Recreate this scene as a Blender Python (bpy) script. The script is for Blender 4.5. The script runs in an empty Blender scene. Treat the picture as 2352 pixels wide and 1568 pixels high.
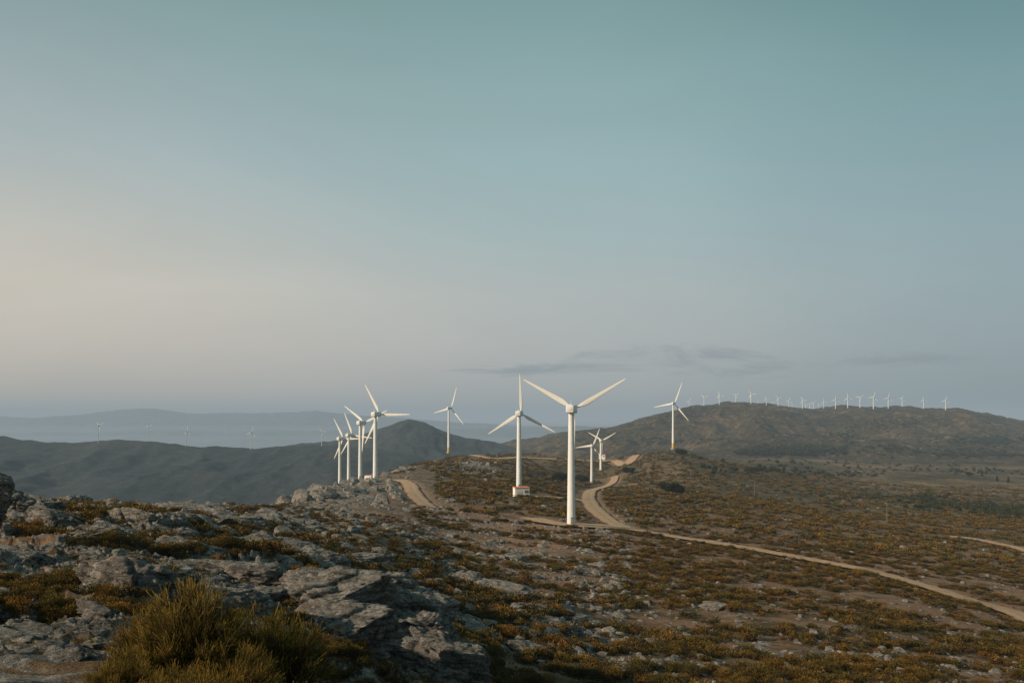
import bpy, bmesh, math, random, time
import numpy as np
from mathutils import Vector, Matrix, noise as mnoise
T0=time.time()
random.seed(7); rng=np.random.default_rng(7)
scene=bpy.context.scene
COL=scene.collection
F=1829.0; CX=1176.0; HY=950.0     # camera constants of the survey (focal length, optical axis, eye level)

# ------------------------------------------------------------------ helpers
def link(o):
    COL.objects.link(o); return o
def tag(o,label=None,category=None,kind=None,group=None):
    if label: o["label"]=label
    if category: o["category"]=category
    if kind: o["kind"]=kind
    if group: o["group"]=group
def np_mesh(name,V,Fc,k=4,smooth=False,attrs=None):
    me=bpy.data.meshes.new(name)
    V=np.asarray(V,dtype=np.float32); Fc=np.asarray(Fc,dtype=np.int32)
    n=len(V); m=len(Fc)
    me.vertices.add(n); me.vertices.foreach_set("co",V.ravel())
    me.loops.add(m*k); me.loops.foreach_set("vertex_index",Fc.ravel())
    me.polygons.add(m); me.polygons.foreach_set("loop_start",np.arange(m,dtype=np.int32)*k)
    try: me.polygons.foreach_set("loop_total",np.full(m,k,dtype=np.int32))
    except Exception: pass
    me.update(calc_edges=True)
    if smooth: me.polygons.foreach_set("use_smooth",np.ones(m,dtype=bool))
    else: me.polygons.foreach_set("use_smooth",np.zeros(m,dtype=bool))
    if attrs:
        for a,v in attrs.items():
            at=me.attributes.new(a,'FLOAT','POINT'); at.data.foreach_set("value",np.asarray(v,dtype=np.float32))
    me.validate(); return me
def sstep(a,b,x):
    t=np.clip((x-a)/(b-a),0,1); return t*t*(3-2*t)
def _h(ix,iy,seed):
    h=(ix.astype(np.int64)*374761393+iy.astype(np.int64)*668265263+seed*1442695041)&0xffffffff
    h=((h^(h>>13))*1274126177)&0xffffffff
    h=(h^(h>>16)); return h
def perlin(x,y,seed=0):
    x=np.asarray(x,dtype=np.float64); y=np.asarray(y,dtype=np.float64)
    ix=np.floor(x); iy=np.floor(y); fx=x-ix; fy=y-iy
    u=fx*fx*fx*(fx*(fx*6-15)+10); v=fy*fy*fy*(fy*(fy*6-15)+10)
    def g(dx,dy):
        a=_h(ix+dx,iy+dy,seed)/4294967295.0*2*np.pi
        return np.cos(a)*(fx-dx)+np.sin(a)*(fy-dy)
    a=g(0,0)*(1-u)+g(1,0)*u; b=g(0,1)*(1-u)+g(1,1)*u
    return (a*(1-v)+b*v)*1.5
def fbm(x,y,s,oc=3,seed=0):
    r=0; a=1; f=1.0/s
    for i in range(oc):
        r=r+a*perlin(x*f+17.3*i,y*f-9.1*i,seed+i); a*=0.5; f*=2.03
    return r

# ------------------------------------------------------------------ terrain heights
def Zp(d,py): return -(py-HY)/F*d
cols={
 -3200:[(1,-1.7,0),(8,-2.2,0),(40,-9,0),(120,-30,0),(400,-120,0),(1000,-190,0)],
 -400:[(1,-1.7,0),(8,1560),(15,1400),(28,1270),(45,1180),(70,1135),(85,1138),(130,-28,0),(220,-60,0),(450,-125,0),(900,-165,0)],
 0:[(1,-1.7,0),(7,1568),(14,1420),(25,1310),(40,1225),(60,1168),(80,1147),(95,1147),(130,-25,0),(220,-55,0),(450,-120,0),(900,-160,0)],
 300:[(1,-1.7,0),(8,1568),(15,1410),(25,1305),(40,1225),(60,1173),(80,1151),(100,1150),(140,-25,0),(220,-52,0),(450,-115,0),(900,-155,0)],
 500:[(1,-1.7,0),(8,1600),(14,1500),(25,1370),(42,1265),(70,1187),(95,1158),(120,1154),(170,-28,0),(260,-56,0),(450,-105,0),(900,-150,0)],
 640:[(1,-1.7,0),(8,1640),(16,1500),(30,1370),(50,1275),(75,1205),(110,1170),(170,1155),(260,1146),(330,-44,0),(450,-78,0),(900,-140,0)],
 710:[(1,-1.7,0),(8,1680),(16,1540),(32,1380),(55,1280),(90,1205),(140,1165),(230,1138),(330,1116),(400,-47,0),(520,-85,0),(900,-135,0)],
 790:[(1,-1.7,0),(8,1740),(18,1568),(34,1400),(60,1290),(100,1205),(180,1155),(280,1128),(400,1108),(470,-47,0),(620,-85,0),(900,-125,0)],
 870:[(1,-1.7,0),(8,1800),(20,1568),(36,1420),(60,1310),(100,1222),(160,1172),(260,1128),(366,1104),(470,1086),(560,-46,0),(750,-80,0),(1000,-115,0)],
 950:[(1,-1.7,0),(8,1820),(24,1568),(45,1420),(80,1300),(120,1230),(180,1182),(260,1142),(360,1102),(500,1074),(640,1058),(760,-52,0),(1000,-100,0)],
 1030:[(1,-1.7,0),(8,1850),(28,1568),(55,1410),(100,1290),(160,1215),(220,1177),(320,1118),(500,1075),(700,1050),(815,1041),(880,-45,0),(1100,-90,0)],
 1192:[(1,-1.7,0),(8,1900),(34,1568),(65,1410),(110,1300),(160,1235),(210,1195),(270,1150),(325,1122),(450,1092),(600,1065),(750,1049),(830,1044),(900,-46,0),(1150,-90,0)],
 1312:[(1,-1.8,0),(8,1950),(38,1568),(70,1420),(110,1315),(160,1243),(210,1204),(320,1144),(450,1128),(560,1118),(644,1112),(700,1100),(760,1064),(830,1049),(900,-48,0),(1150,-90,0)],
 1370:[(1,-1.8,0),(8,1950),(40,1568),(75,1420),(110,1325),(160,1252),(210,1210),(320,1152),(450,1128),(560,1118),(644,1112),(735,1090),(790,1062),(850,1051),(920,-52,0),(1200,-90,0)],
 1546:[(1,-1.8,0),(8,2000),(42,1568),(75,1440),(110,1345),(160,1272),(215,1228),(320,1168),(450,1128),(600,1085),(700,1052),(800,1030),(860,1031),(950,-52,0),(1200,-82,0)],
 1750:[(1,-1.8,0),(8,2050),(45,1568),(80,1440),(120,1345),(170,1283),(230,1232),(340,1180),(450,1148),(600,1115),(800,1080),(1000,1062),(1400,1050)],
 2000:[(1,-1.8,0),(8,2100),(48,1568),(85,1450),(130,1352),(175,1300),(230,1256),(400,1192),(600,1145),(800,1112),(1400,1060)],
 2352:[(1,-1.8,0),(8,2150),(52,1568),(85,1500),(135,1418),(180,1345),(260,1275),(400,1205),(600,1160),(800,1125),(1400,1068)],
 3000:[(1,-1.8,0),(8,2200),(60,1600),(135,1450),(260,1300),(400,1225),(600,1175),(800,1140),(1400,1078)],
 5600:[(1,-1.8,0),(8,2200),(60,1600),(135,1450),(260,1300),(400,1225),(600,1175),(800,1140),(1400,1078)],
}
NLD=420; LD=np.linspace(math.log(1.0),math.log(30000),NLD)
NT=700; PXG=np.linspace(-3200,5600,NT)
ctab=[];cpx=[]
for px in sorted(cols):
    L=cols[px]; d=[];z=[]
    for e in L:
        d.append(math.log(e[0])); z.append(e[1] if len(e)==3 else Zp(e[0],e[1]))
    lastz=z[-1]
    d+= [math.log(1900),math.log(2600),math.log(4500),math.log(30000)]
    z+= [min(lastz,-80)-25,min(lastz,-80)-50,-290,-330]
    ctab.append(np.interp(LD,d,z)); cpx.append(px)
ctab=np.array(ctab)
TAB=np.empty((NT,NLD))
for j in range(NLD): TAB[:,j]=np.interp(PXG,cpx,ctab[:,j])
def blur(A,ax,s):
    r=int(3*s); k=np.exp(-0.5*(np.arange(-r,r+1)/s)**2); k/=k.sum()
    P=np.pad(A,[(r,r) if a==ax else (0,0) for a in range(2)],mode='edge')
    return np.apply_along_axis(lambda m:np.convolve(m,k,mode='valid'),ax,P)
TAB=blur(TAB,0,2.6); TAB=blur(TAB,1,2.2)
def Hbase(x,y):
    x=np.asarray(x,dtype=np.float64); y=np.maximum(np.asarray(y,dtype=np.float64),1.0)
    px=CX+F*x/y
    u=np.clip((px-PXG[0])/(PXG[1]-PXG[0]),0,NT-1.001); v=np.clip((np.log(y)-LD[0])/(LD[1]-LD[0]),0,NLD-1.001)
    i=u.astype(int); j=v.astype(int); a=u-i; b=v-j
    return (TAB[i,j]*(1-a)*(1-b)+TAB[i+1,j]*a*(1-b)+TAB[i,j+1]*(1-a)*b+TAB[i+1,j+1]*a*b)
def ray(px,py,dmin=3,dmax=1500,fn=Hbase):
    d=np.exp(np.linspace(math.log(dmin),math.log(dmax),3000))
    s=fn((px-CX)/F*d,d)/d
    k=np.argmax(s>=-(py-HY)/F)
    if not (s[k]>=-(py-HY)/F): k=len(d)-1
    return float((px-CX)/F*d[k]),float(d[k])
def smooth_line(P,n=12):
    P=[np.array(p) for p in P]; P=[2*P[0]-P[1]]+P+[2*P[-1]-P[-2]]; out=[]
    for i in range(1,len(P)-2):
        for k in range(n):
            t=k/n
            out.append(0.5*((2*P[i])+(-P[i-1]+P[i+1])*t+(2*P[i-1]-5*P[i]+4*P[i+1]-P[i+2])*t*t+(-P[i-1]+3*P[i]-3*P[i+1]+P[i+2])*t**3))
    out.append(P[-2]); return np.array(out)
roads=[]
def road(pts,w,lab,n=12):
    P=[ray(a,b) for a,b in pts]; roads.append((smooth_line(P,n),w,lab))
road([(2700,1520),(2352,1415),(2230,1378),(2100,1337),(1950,1300),(1800,1273),(1650,1247),(1500,1223),(1430,1209),(1385,1185),(1356,1155),(1352,1137),(1362,1125),(1398,1114),(1410,1103),(1412,1094)],6.4,"pale tan dirt track crossing the heath below the turbines",14)
road([(1356,1154),(1320,1146),(1270,1142),(1212,1141)],4.8,"dirt track leading to the transformer house")
road([(1440,1212),(1390,1208),(1312,1205),(1262,1199),(1225,1190)],8.5,"trampled earth service pad around a turbine base")
road([(890,1104),(915,1102),(938,1110),(948,1128),(962,1146),(985,1164)],6.0,"reddish dirt track bending round the rocks")
road([(1040,1047),(1100,1048),(1200,1051),(1300,1055),(1400,1058),(1455,1051),(1500,1040),(1546,1033)],10.0,"pale dirt track along the plateau edge")
road([(2185,1231),(2240,1238),(2300,1250),(2352,1262),(2450,1292)],6.0,"faint sandy track on the lower heath")
SEG=[]
for P,w,_ in roads:
    for i in range(0,len(P)-1,2):
        j=min(i+2,len(P)-1); SEG.append((P[i][0],P[i][1],P[j][0],P[j][1],w/2))
SEG=np.array(SEG)
def roadmask(x,y):
    sh=x.shape; x=x.ravel(); y=y.ravel(); best=np.full(len(x),1e9)
    sel=np.where((y>90)&(y<900))[0]; xs=x[sel]; ys=y[sel]; b=np.full(len(sel),1e9)
    for ax,ay,bx,by,w in SEG:
        m=(ys>min(ay,by)-20)&(ys<max(ay,by)+20)&(xs>min(ax,bx)-20)&(xs<max(ax,bx)+20)
        if not m.any(): continue
        dx=bx-ax;dy=by-ay; t=np.clip(((xs[m]-ax)*dx+(ys[m]-ay)*dy)/(dx*dx+dy*dy+1e-9),0,1)
        q=np.hypot(xs[m]-ax-t*dx,ys[m]-ay-t*dy)-w
        b[m]=np.minimum(b[m],q)
    best[sel]=b; return best.reshape(sh)
def rockness(x,y):
    px=CX+F*x/np.maximum(y,1)
    edge=np.interp(np.log(np.maximum(y,1)),np.log([5,30,60,120,200,400,900]),[1080,1080,930,850,880,930,900])
    edge=edge+110*perlin(x/25,y/25,66)
    r=1-sstep(-150,110,px-edge)
    r=np.maximum(r,0.45*(1-sstep(0,380,px-edge)))
    out=np.exp(-((px-1090)/90)**2-((y-560)/130)**2)*0.9
    r=r*(0.78+0.42*np.clip(fbm(x,y,13,3,68),-1,1)*sstep(20,40,y))
    return np.clip(np.maximum(r,out),0.06,1)*(1-sstep(500,900,y))
def Hfull(x,y,rm=None):
    x=np.asarray(x,dtype=np.float64); y=np.asarray(y,dtype=np.float64)
    b=Hbase(x,y); rk=rockness(x,y)
    n=2.2*fbm(x,y,150,3,5)*sstep(120,500,y)+0.55*fbm(x,y,32,2,8)*sstep(25,90,y)
    n+=0.30*fbm(x,y,8,3,11)*(1-sstep(250,600,y))*(0.5+rk)
    # bedrock ledges: two sets of tilted, stepped strata
    rr=sstep(0.42,0.85,rk)*sstep(7,20,y)*(1-sstep(150,300,y))
    bb=fbm(x,y*0.8,9,5,21)
    q=(1.6*bb+0.16*x-0.10*y)/0.42
    fl=np.floor(q); fr=q-fl; led=0.42*(fl+sstep(0.72,0.97,fr))-0.42*q
    q2=(1.1*fbm(x,y,4,4,27)-0.12*x+0.2*y)/0.22
    f2=np.floor(q2); led2=0.22*(f2+sstep(0.7,0.98,q2-f2))-0.22*q2
    n+=rr*(1.5*led+0.9*led2+0.6*np.clip(bb,-0.5,1.0))
    # two knobs of bedrock close to the viewpoint
    n+=0.65*np.exp(-((x+5.2)/3.4)**2-((y-22)/3.0)**2)+0.3*np.exp(-((x+10.5)/2.6)**2-((y-23)/3.0)**2)
    n+=0.08*fbm(x,y,1.3,3,31)*(1-sstep(40,80,y))
    n+=rk*2.4*np.clip(fbm(x,y,28,4,41)+0.1,0,2)*sstep(150,260,y)*(1-sstep(500,700,y))
    n+=3.0*fbm(x,y,220,4,45)*sstep(700,1000,y)*(1-sstep(2500,4000,y))
    if rm is None: rm=roadmask(x,y)
    k=1-sstep(0.8,11,rm)
    return b+n*(1-k)-0.35*(1-sstep(-0.2,1.8,rm))-0.25*(1-sstep(1.0,6.0,rm))

d1=np.exp(np.linspace(math.log(1.2),math.log(1000),1000)); d2=np.exp(np.linspace(math.log(1008),math.log(30000),130))
dd=np.concatenate([d1,d2])
tt=np.concatenate([np.linspace(-2.4,-0.75,70,endpoint=False),np.linspace(-0.75,0.75,900),np.linspace(0.75,2.4,71)[1:]])
YY,TT=np.meshgrid(dd,tt,indexing='ij'); XX=YY*TT
RM=roadmask(XX,YY)
ZZ=Hfull(XX,YY,RM)
nr,nc=ZZ.shape
idx=np.arange(nr*nc).reshape(nr,nc)
Q=np.stack([idx[:-1,:-1],idx[:-1,1:],idx[1:,1:],idx[1:,:-1]],-1).reshape(-1,4)
V=np.stack([XX,YY,ZZ],-1).reshape(-1,3)
bare=(1-sstep(0,5,RM)).ravel()
PXv=CX+F*TT
bareband=np.exp(-((PXv-1190)/190)**2-((YY-165)/65)**2)
bare=np.maximum(bare,0.8*bareband.ravel())
gme=np_mesh("ground",V,Q,4,True,{"rock":rockness(XX,YY).ravel(),"bare":bare})
ground=link(bpy.data.objects.new("ground",gme)); tag(ground,"rocky heath-covered ridge with reddish soil",category="ground",kind="structure")
print("ground",time.time()-T0)

# ------------------------------------------------------------------ material toolkit
class M:
    def __init__(s,name):
        s.m=bpy.data.materials.new(name); s.m.use_nodes=True; s.nt=s.m.node_tree; s.nt.nodes.clear()
        s.out=s.n('ShaderNodeOutputMaterial'); s.b=s.n('ShaderNodeBsdfPrincipled'); s.l(s.b,'BSDF',s.out,'Surface')
        s.b.inputs['Roughness'].default_value=0.85
        try: s.b.inputs['Specular IOR Level'].default_value=0.2
        except Exception: pass
    def n(s,t): return s.nt.nodes.new(t)
    def l(s,a,ao,b,bi): s.nt.links.new(a.outputs[ao],b.inputs[bi])
    def ll(s,a,b): s.nt.links.new(a,b)
    def noise(s,scale,detail=4,rough=0.55,vec=None,dist=0):
        n=s.n('ShaderNodeTexNoise'); n.inputs['Scale'].default_value=scale; n.inputs['Detail'].default_value=detail
        n.inputs['Roughness'].default_value=rough; n.inputs['Distortion'].default_value=dist
        if vec is not None: s.ll(vec,n.inputs['Vector'])
        return n.outputs['Fac']
    def ramp(s,fac,stops,interp='LINEAR'):
        r=s.n('ShaderNodeValToRGB'); r.color_ramp.interpolation=interp; e=r.color_ramp.elements
        while len(e)<len(stops): e.new(0.5)
        for i,(p,c) in enumerate(stops):
            e[i].position=p; e[i].color=(c[0],c[1],c[2],1) if not isinstance(c,(int,float)) else (c,c,c,1)
        s.ll(fac,r.inputs['Fac']); return r.outputs['Color']
    def mix(s,f,a,b,mode='MIX'):
        m=s.n('ShaderNodeMix'); m.data_type='RGBA'; m.blend_type=mode
        for sock,v in ((m.inputs[0],f),(m.inputs[6],a),(m.inputs[7],b)):
            if isinstance(v,(int,float)): sock.default_value=v
            elif isinstance(v,tuple): sock.default_value=(v[0],v[1],v[2],1)
            else: s.ll(v,sock)
        return m.outputs[2]
    def math(s,op,a,b=0.0,c=None,clamp=False):
        m=s.n('ShaderNodeMath'); m.operation=op; m.use_clamp=clamp
        for i,v in enumerate((a,b,c)):
            if v is None: continue
            if isinstance(v,(int,float)): m.inputs[i].default_value=v
            else: s.ll(v,m.inputs[i])
        return m.outputs[0]
    def attr(s,name):
        a=s.n('ShaderNodeAttribute'); a.attribute_name=name; return a.outputs['Fac']
    def pos(s): return s.n('ShaderNodeNewGeometry').outputs['Position']
    def obj(s): return s.n('ShaderNodeTexCoord').outputs['Object']
    def rnd(s): return s.n('ShaderNodeObjectInfo').outputs['Random']
    def col(s,c):
        if isinstance(c,tuple): s.b.inputs['Base Color'].default_value=(c[0],c[1],c[2],1)
        else: s.ll(c,s.b.inputs['Base Color'])
    def bump(s,h,strength=0.5,dist=0.1):
        b=s.n('ShaderNodeBump'); b.inputs['Strength'].default_value=strength; b.inputs['Distance'].default_value=dist
        s.ll(h,b.inputs['Height']); s.l(b,'Normal',s.b,'Normal')

def rock_color(h,p):
    mp=h.n('ShaderNodeMapping'); mp.inputs['Scale'].default_value=(0.7,0.7,5.0); mp.inputs['Rotation'].default_value=(0.22,0.30,0); h.ll(p,mp.inputs[0])
    st=h.noise(1.5,7,0.7,mp.outputs[0],0.6)
    a=h.noise(1.1,9,0.72,p,0.4); b=h.noise(9,8,0.75,p); l=h.noise(3.2,7,0.8,p,0.3)
    c=h.ramp(h.math('ADD',h.math('MULTIPLY',a,0.6),h.math('MULTIPLY',st,0.4)),[(0.34,(0.06,0.053,0.046)),(0.46,(0.16,0.143,0.125)),(0.57,(0.27,0.245,0.215)),(0.70,(0.37,0.34,0.30))])
    c=h.mix(1.0,c,h.ramp(b,[(0.35,0.5),(0.5,1.0),(0.65,1.4)]),'MULTIPLY')
    c=h.mix(h.ramp(l,[(0.55,0.0),(0.60,0.7)]),c,(0.43,0.41,0.365))
    c=h.mix(h.ramp(h.noise(2.0,7,0.75,p,1.0),[(0.55,0.0),(0.62,0.85)]),c,(0.037,0.033,0.03))
    c=h.mix(h.ramp(h.noise(0.9,6,0.7,p),[(0.58,0.0),(0.68,0.5)]),c,(0.19,0.115,0.065))
    cr=h.ramp(st,[(0.40,0.0),(0.44,1.0)])
    c=h.mix(cr,h.mix(0.6,c,(0.03,0.025,0.02)),c)
    ht=h.math('ADD',h.math('MULTIPLY',a,1.2),h.math('ADD',h.math('MULTIPLY',b,0.45),h.math('MULTIPLY',st,1.6)))
    return c,ht

g=M("heath_ground"); p=g.pos()
big=g.noise(0.018,4,0.6,p); med=g.noise(0.22,5,0.65,p); fine=g.noise(2.6,6,0.7,p); vf=g.noise(14,3,0.7,p)
soil=g.ramp(fine,[(0.3,(0.12,0.060,0.032)),(0.5,(0.23,0.128,0.074)),(0.7,(0.35,0.225,0.145))])
heath=g.ramp(g.math('ADD',g.math('MULTIPLY',med,0.5),g.math('MULTIPLY',fine,0.5)),[(0.36,(0.038,0.026,0.009)),(0.5,(0.092,0.060,0.021)),(0.62,(0.165,0.105,0.042))])
patch=g.ramp(g.math('ADD',g.math('MULTIPLY',big,0.45),g.math('MULTIPLY',med,0.55)),[(0.43,0.0),(0.55,1.0)])
hm=g.mix(patch,heath,soil)
sepg=g.n('ShaderNodeSeparateXYZ'); g.ll(p,sepg.inputs[0])
farf=g.n('ShaderNodeMapRange'); g.ll(sepg.outputs['Y'],farf.inputs['Value']); farf.inputs['From Min'].default_value=180; farf.inputs['From Max'].default_value=500
far=g.ramp(g.math('ADD',g.math('MULTIPLY',g.noise(0.010,6,0.7,p,0.5),0.55),g.math('MULTIPLY',g.noise(0.045,8,0.75,p),0.45)),[(0.40,(0.032,0.027,0.008)),(0.475,(0.085,0.063,0.020)),(0.53,(0.155,0.102,0.042)),(0.60,(0.27,0.175,0.095))])
spk=g.ramp(g.noise(0.30,7,0.85,p),[(0.42,0.25),(0.53,1.0),(0.68,1.8)])
far=g.mix(1.0,far,spk,'MULTIPLY')
c=g.mix(farf.outputs[0],hm,far)
barec=g.ramp(g.math('ADD',g.math('MULTIPLY',fine,0.6),g.math('MULTIPLY',med,0.4)),[(0.36,(0.16,0.082,0.046)),(0.5,(0.29,0.168,0.10)),(0.66,(0.40,0.26,0.17))])
c=g.mix(g.math('MULTIPLY',g.attr("bare"),0.85),c,barec)
rockc,rht=rock_color(g,p)
rn=g.noise(0.8,6,0.65,p,0.6)
rmsk=g.ramp(g.math('ADD',rn,g.math('MULTIPLY',g.attr("rock"),0.21)),[(0.60,0.0),(0.64,1.0)])
c=g.mix(rmsk,c,rockc)
g.col(c); g.bump(g.math('ADD',g.math('ADD',g.math('MULTIPLY',fine,0.8),g.math('MULTIPLY',vf,0.3)),g.math('MULTIPLY',rht,0.5)),0.9,0.28)
g.b.inputs['Roughness'].default_value=0.95
gme.materials.append(g.m)

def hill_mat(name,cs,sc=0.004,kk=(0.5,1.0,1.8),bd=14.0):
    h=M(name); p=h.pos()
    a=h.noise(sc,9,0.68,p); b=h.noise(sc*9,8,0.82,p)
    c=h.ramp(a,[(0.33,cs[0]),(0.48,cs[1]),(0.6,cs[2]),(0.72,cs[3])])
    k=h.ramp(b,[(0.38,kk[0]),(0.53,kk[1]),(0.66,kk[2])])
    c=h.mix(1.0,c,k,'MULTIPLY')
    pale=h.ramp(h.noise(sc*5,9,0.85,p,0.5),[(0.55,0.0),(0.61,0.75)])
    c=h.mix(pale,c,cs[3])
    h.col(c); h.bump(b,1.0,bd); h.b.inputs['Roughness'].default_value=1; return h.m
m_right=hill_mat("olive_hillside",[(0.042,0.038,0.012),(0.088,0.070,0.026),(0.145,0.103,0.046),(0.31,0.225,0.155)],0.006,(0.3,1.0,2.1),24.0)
m_left=hill_mat("haze_blued_forest_hill",[(0.026,0.040,0.042),(0.036,0.050,0.050),(0.048,0.058,0.056),(0.075,0.08,0.07)],0.005,(0.7,1,1.3),9.0)  # colours shifted to blue-grey so distance haze is painted into the slopes
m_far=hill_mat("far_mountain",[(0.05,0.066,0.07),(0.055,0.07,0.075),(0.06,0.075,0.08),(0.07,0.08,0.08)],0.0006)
def hill(name,lab,crest,dc,df,db,zfoot,zback,amp,wl,mat,px0,px1,nu=420,nv=150,seed=50,gully=0.0,pw=1.0):
    P=np.linspace(px0,px1,nu); v=np.linspace(0,1,nv)
    cp=[c[0] for c in crest]; cy=np.interp(P,cp,[c[1] for c in crest])
    k=np.exp(-0.5*(np.arange(-9,10)/3.2)**2); k/=k.sum(); cy=np.convolve(np.pad(cy,9,mode='edge'),k,mode='valid')
    dcr=np.full(nu,float(dc))
    zc=-(cy-HY)/F*dcr
    Dm=np.empty((nv,nu)); Zm=np.empty((nv,nu))
    for i,s in enumerate(v):
        if s<0.65:
            q=s/0.65; Dm[i]=df+(dcr-df)*q; Zm[i]=zfoot+(zc-zfoot)*((q*q*(3-2*q))*0.5+0.5*q**pw)
        else:
            q=(s-0.65)/0.35; Dm[i]=dcr+(db-dcr)*q; Zm[i]=zc+(zback-zc)*(q*q*(3-2*q))
    X=(P[None,:]-CX)/F*Dm
    w=np.sin(np.clip(v/0.65,0,1)*np.pi*0.5)[:,None]
    inter=np.where(v[:,None]<0.65,1-0.8*sstep(0.45,0.65,v[:,None]),0.2+0.8*sstep(0.65,0.8,v[:,None]))
    Zm=Zm+amp*fbm(X,Dm,wl,5,seed)*w*inter
    Zm=Zm-gully*np.abs(fbm(X,Dm*0.45,wl*0.6,4,seed+9))*w*inter
    Zm+=amp*0.14*fbm(X,Dm,wl*0.12,4,seed+3)*w
    idx=np.arange(nv*nu).reshape(nv,nu)
    Q=np.stack([idx[:-1,:-1],idx[:-1,1:],idx[1:,1:],idx[1:,:-1]],-1).reshape(-1,4)
    me=np_mesh(name,np.stack([X,Dm,Zm],-1).reshape(-1,3),Q,4,True); me.materials.append(mat)
    o=link(bpy.data.objects.new(name,me)); tag(o,lab,category=name.replace('_',' '),kind="structure")
    return X,Dm,Zm
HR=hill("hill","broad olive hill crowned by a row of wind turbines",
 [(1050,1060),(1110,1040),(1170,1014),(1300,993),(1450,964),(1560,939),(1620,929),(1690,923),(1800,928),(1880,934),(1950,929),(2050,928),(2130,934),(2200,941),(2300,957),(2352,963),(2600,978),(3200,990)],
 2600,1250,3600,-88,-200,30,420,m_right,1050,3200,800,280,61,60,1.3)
HL=hill("hill","dark wooded hill across the valley, blue haze in its colour",
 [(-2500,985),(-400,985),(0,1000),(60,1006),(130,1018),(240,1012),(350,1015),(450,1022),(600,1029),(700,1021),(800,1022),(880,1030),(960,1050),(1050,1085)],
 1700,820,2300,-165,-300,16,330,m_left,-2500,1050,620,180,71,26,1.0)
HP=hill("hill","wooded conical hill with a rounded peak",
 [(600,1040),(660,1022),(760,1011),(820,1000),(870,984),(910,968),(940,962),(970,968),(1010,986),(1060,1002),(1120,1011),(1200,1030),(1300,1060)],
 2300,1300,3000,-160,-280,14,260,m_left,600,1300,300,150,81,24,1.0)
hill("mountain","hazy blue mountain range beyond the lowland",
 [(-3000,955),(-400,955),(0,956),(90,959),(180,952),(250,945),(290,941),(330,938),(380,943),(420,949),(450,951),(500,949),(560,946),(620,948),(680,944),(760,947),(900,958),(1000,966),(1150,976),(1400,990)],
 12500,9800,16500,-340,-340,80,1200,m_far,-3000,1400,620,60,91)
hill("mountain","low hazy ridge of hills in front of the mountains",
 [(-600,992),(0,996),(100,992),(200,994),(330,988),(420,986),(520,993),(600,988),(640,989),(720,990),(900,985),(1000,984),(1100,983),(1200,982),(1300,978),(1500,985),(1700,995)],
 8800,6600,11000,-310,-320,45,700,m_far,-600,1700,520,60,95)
print("hills",time.time()-T0)

# ------------------------------------------------------------------ roads
rmx=M("dirt_track"); p=rmx.pos()
a=rmx.noise(0.5,6,0.7,p); b=rmx.noise(6,5,0.7,p)
c=rmx.ramp(rmx.math('ADD',rmx.math('MULTIPLY',a,0.5),rmx.math('MULTIPLY',b,0.5)),[(0.37,(0.30,0.18,0.10)),(0.52,(0.46,0.30,0.18)),(0.64,(0.56,0.40,0.26))])
u=rmx.attr("across")
verge=rmx.ramp(rmx.math('ADD',rmx.math('ABSOLUTE',u),rmx.math('MULTIPLY',rmx.math('SUBTRACT',a,0.5),0.9)),[(0.78,0.0),(1.0,1.0)])
cent=rmx.ramp(rmx.math('ADD',rmx.math('ABSOLUTE',u),rmx.math('MULTIPLY',rmx.math('SUBTRACT',a,0.5),0.7)),[(0.05,0.3),(0.16,0.0)])
c=rmx.mix(cent,c,(0.20,0.125,0.065)); c=rmx.mix(verge,c,(0.19,0.11,0.06)); rmx.col(c); rmx.bump(b,0.7,0.1)
for P,w,lab in roads:
    tg=np.gradient(P,axis=0); tg/=np.linalg.norm(tg,axis=1)[:,None]+1e-9; nrm=np.stack([-tg[:,1],tg[:,0]],-1)
    us=np.linspace(-1,1,9); n=len(P); VV=[];AA=[]
    wob=1+0.22*np.array([perlin(i*0.55,3.3,5) for i in range(n)])
    for i in range(n):
        for uu in us:
            q=P[i]+nrm[i]*uu*w/2*wob[i]; VV.append((q[0],q[1],0)); AA.append(uu)
    VV=np.array(VV); VV[:,2]=Hbase(VV[:,0],VV[:,1])+0.02+0.0006*VV[:,1]-0.14*(np.abs(AA)>0.95)
    idx=np.arange(n*9).reshape(n,9)
    Q=np.stack([idx[:-1,:-1],idx[:-1,1:],idx[1:,1:],idx[1:,:-1]],-1).reshape(-1,4)
    me=np_mesh("dirt_road",VV,Q,4,True,{"across":AA}); me.materials.append(rmx.m)
    if me.polygons[0].normal.z<0: me.flip_normals()
    o=link(bpy.data.objects.new("dirt_road",me)); tag(o,lab,category="dirt road",kind="structure")

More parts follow.
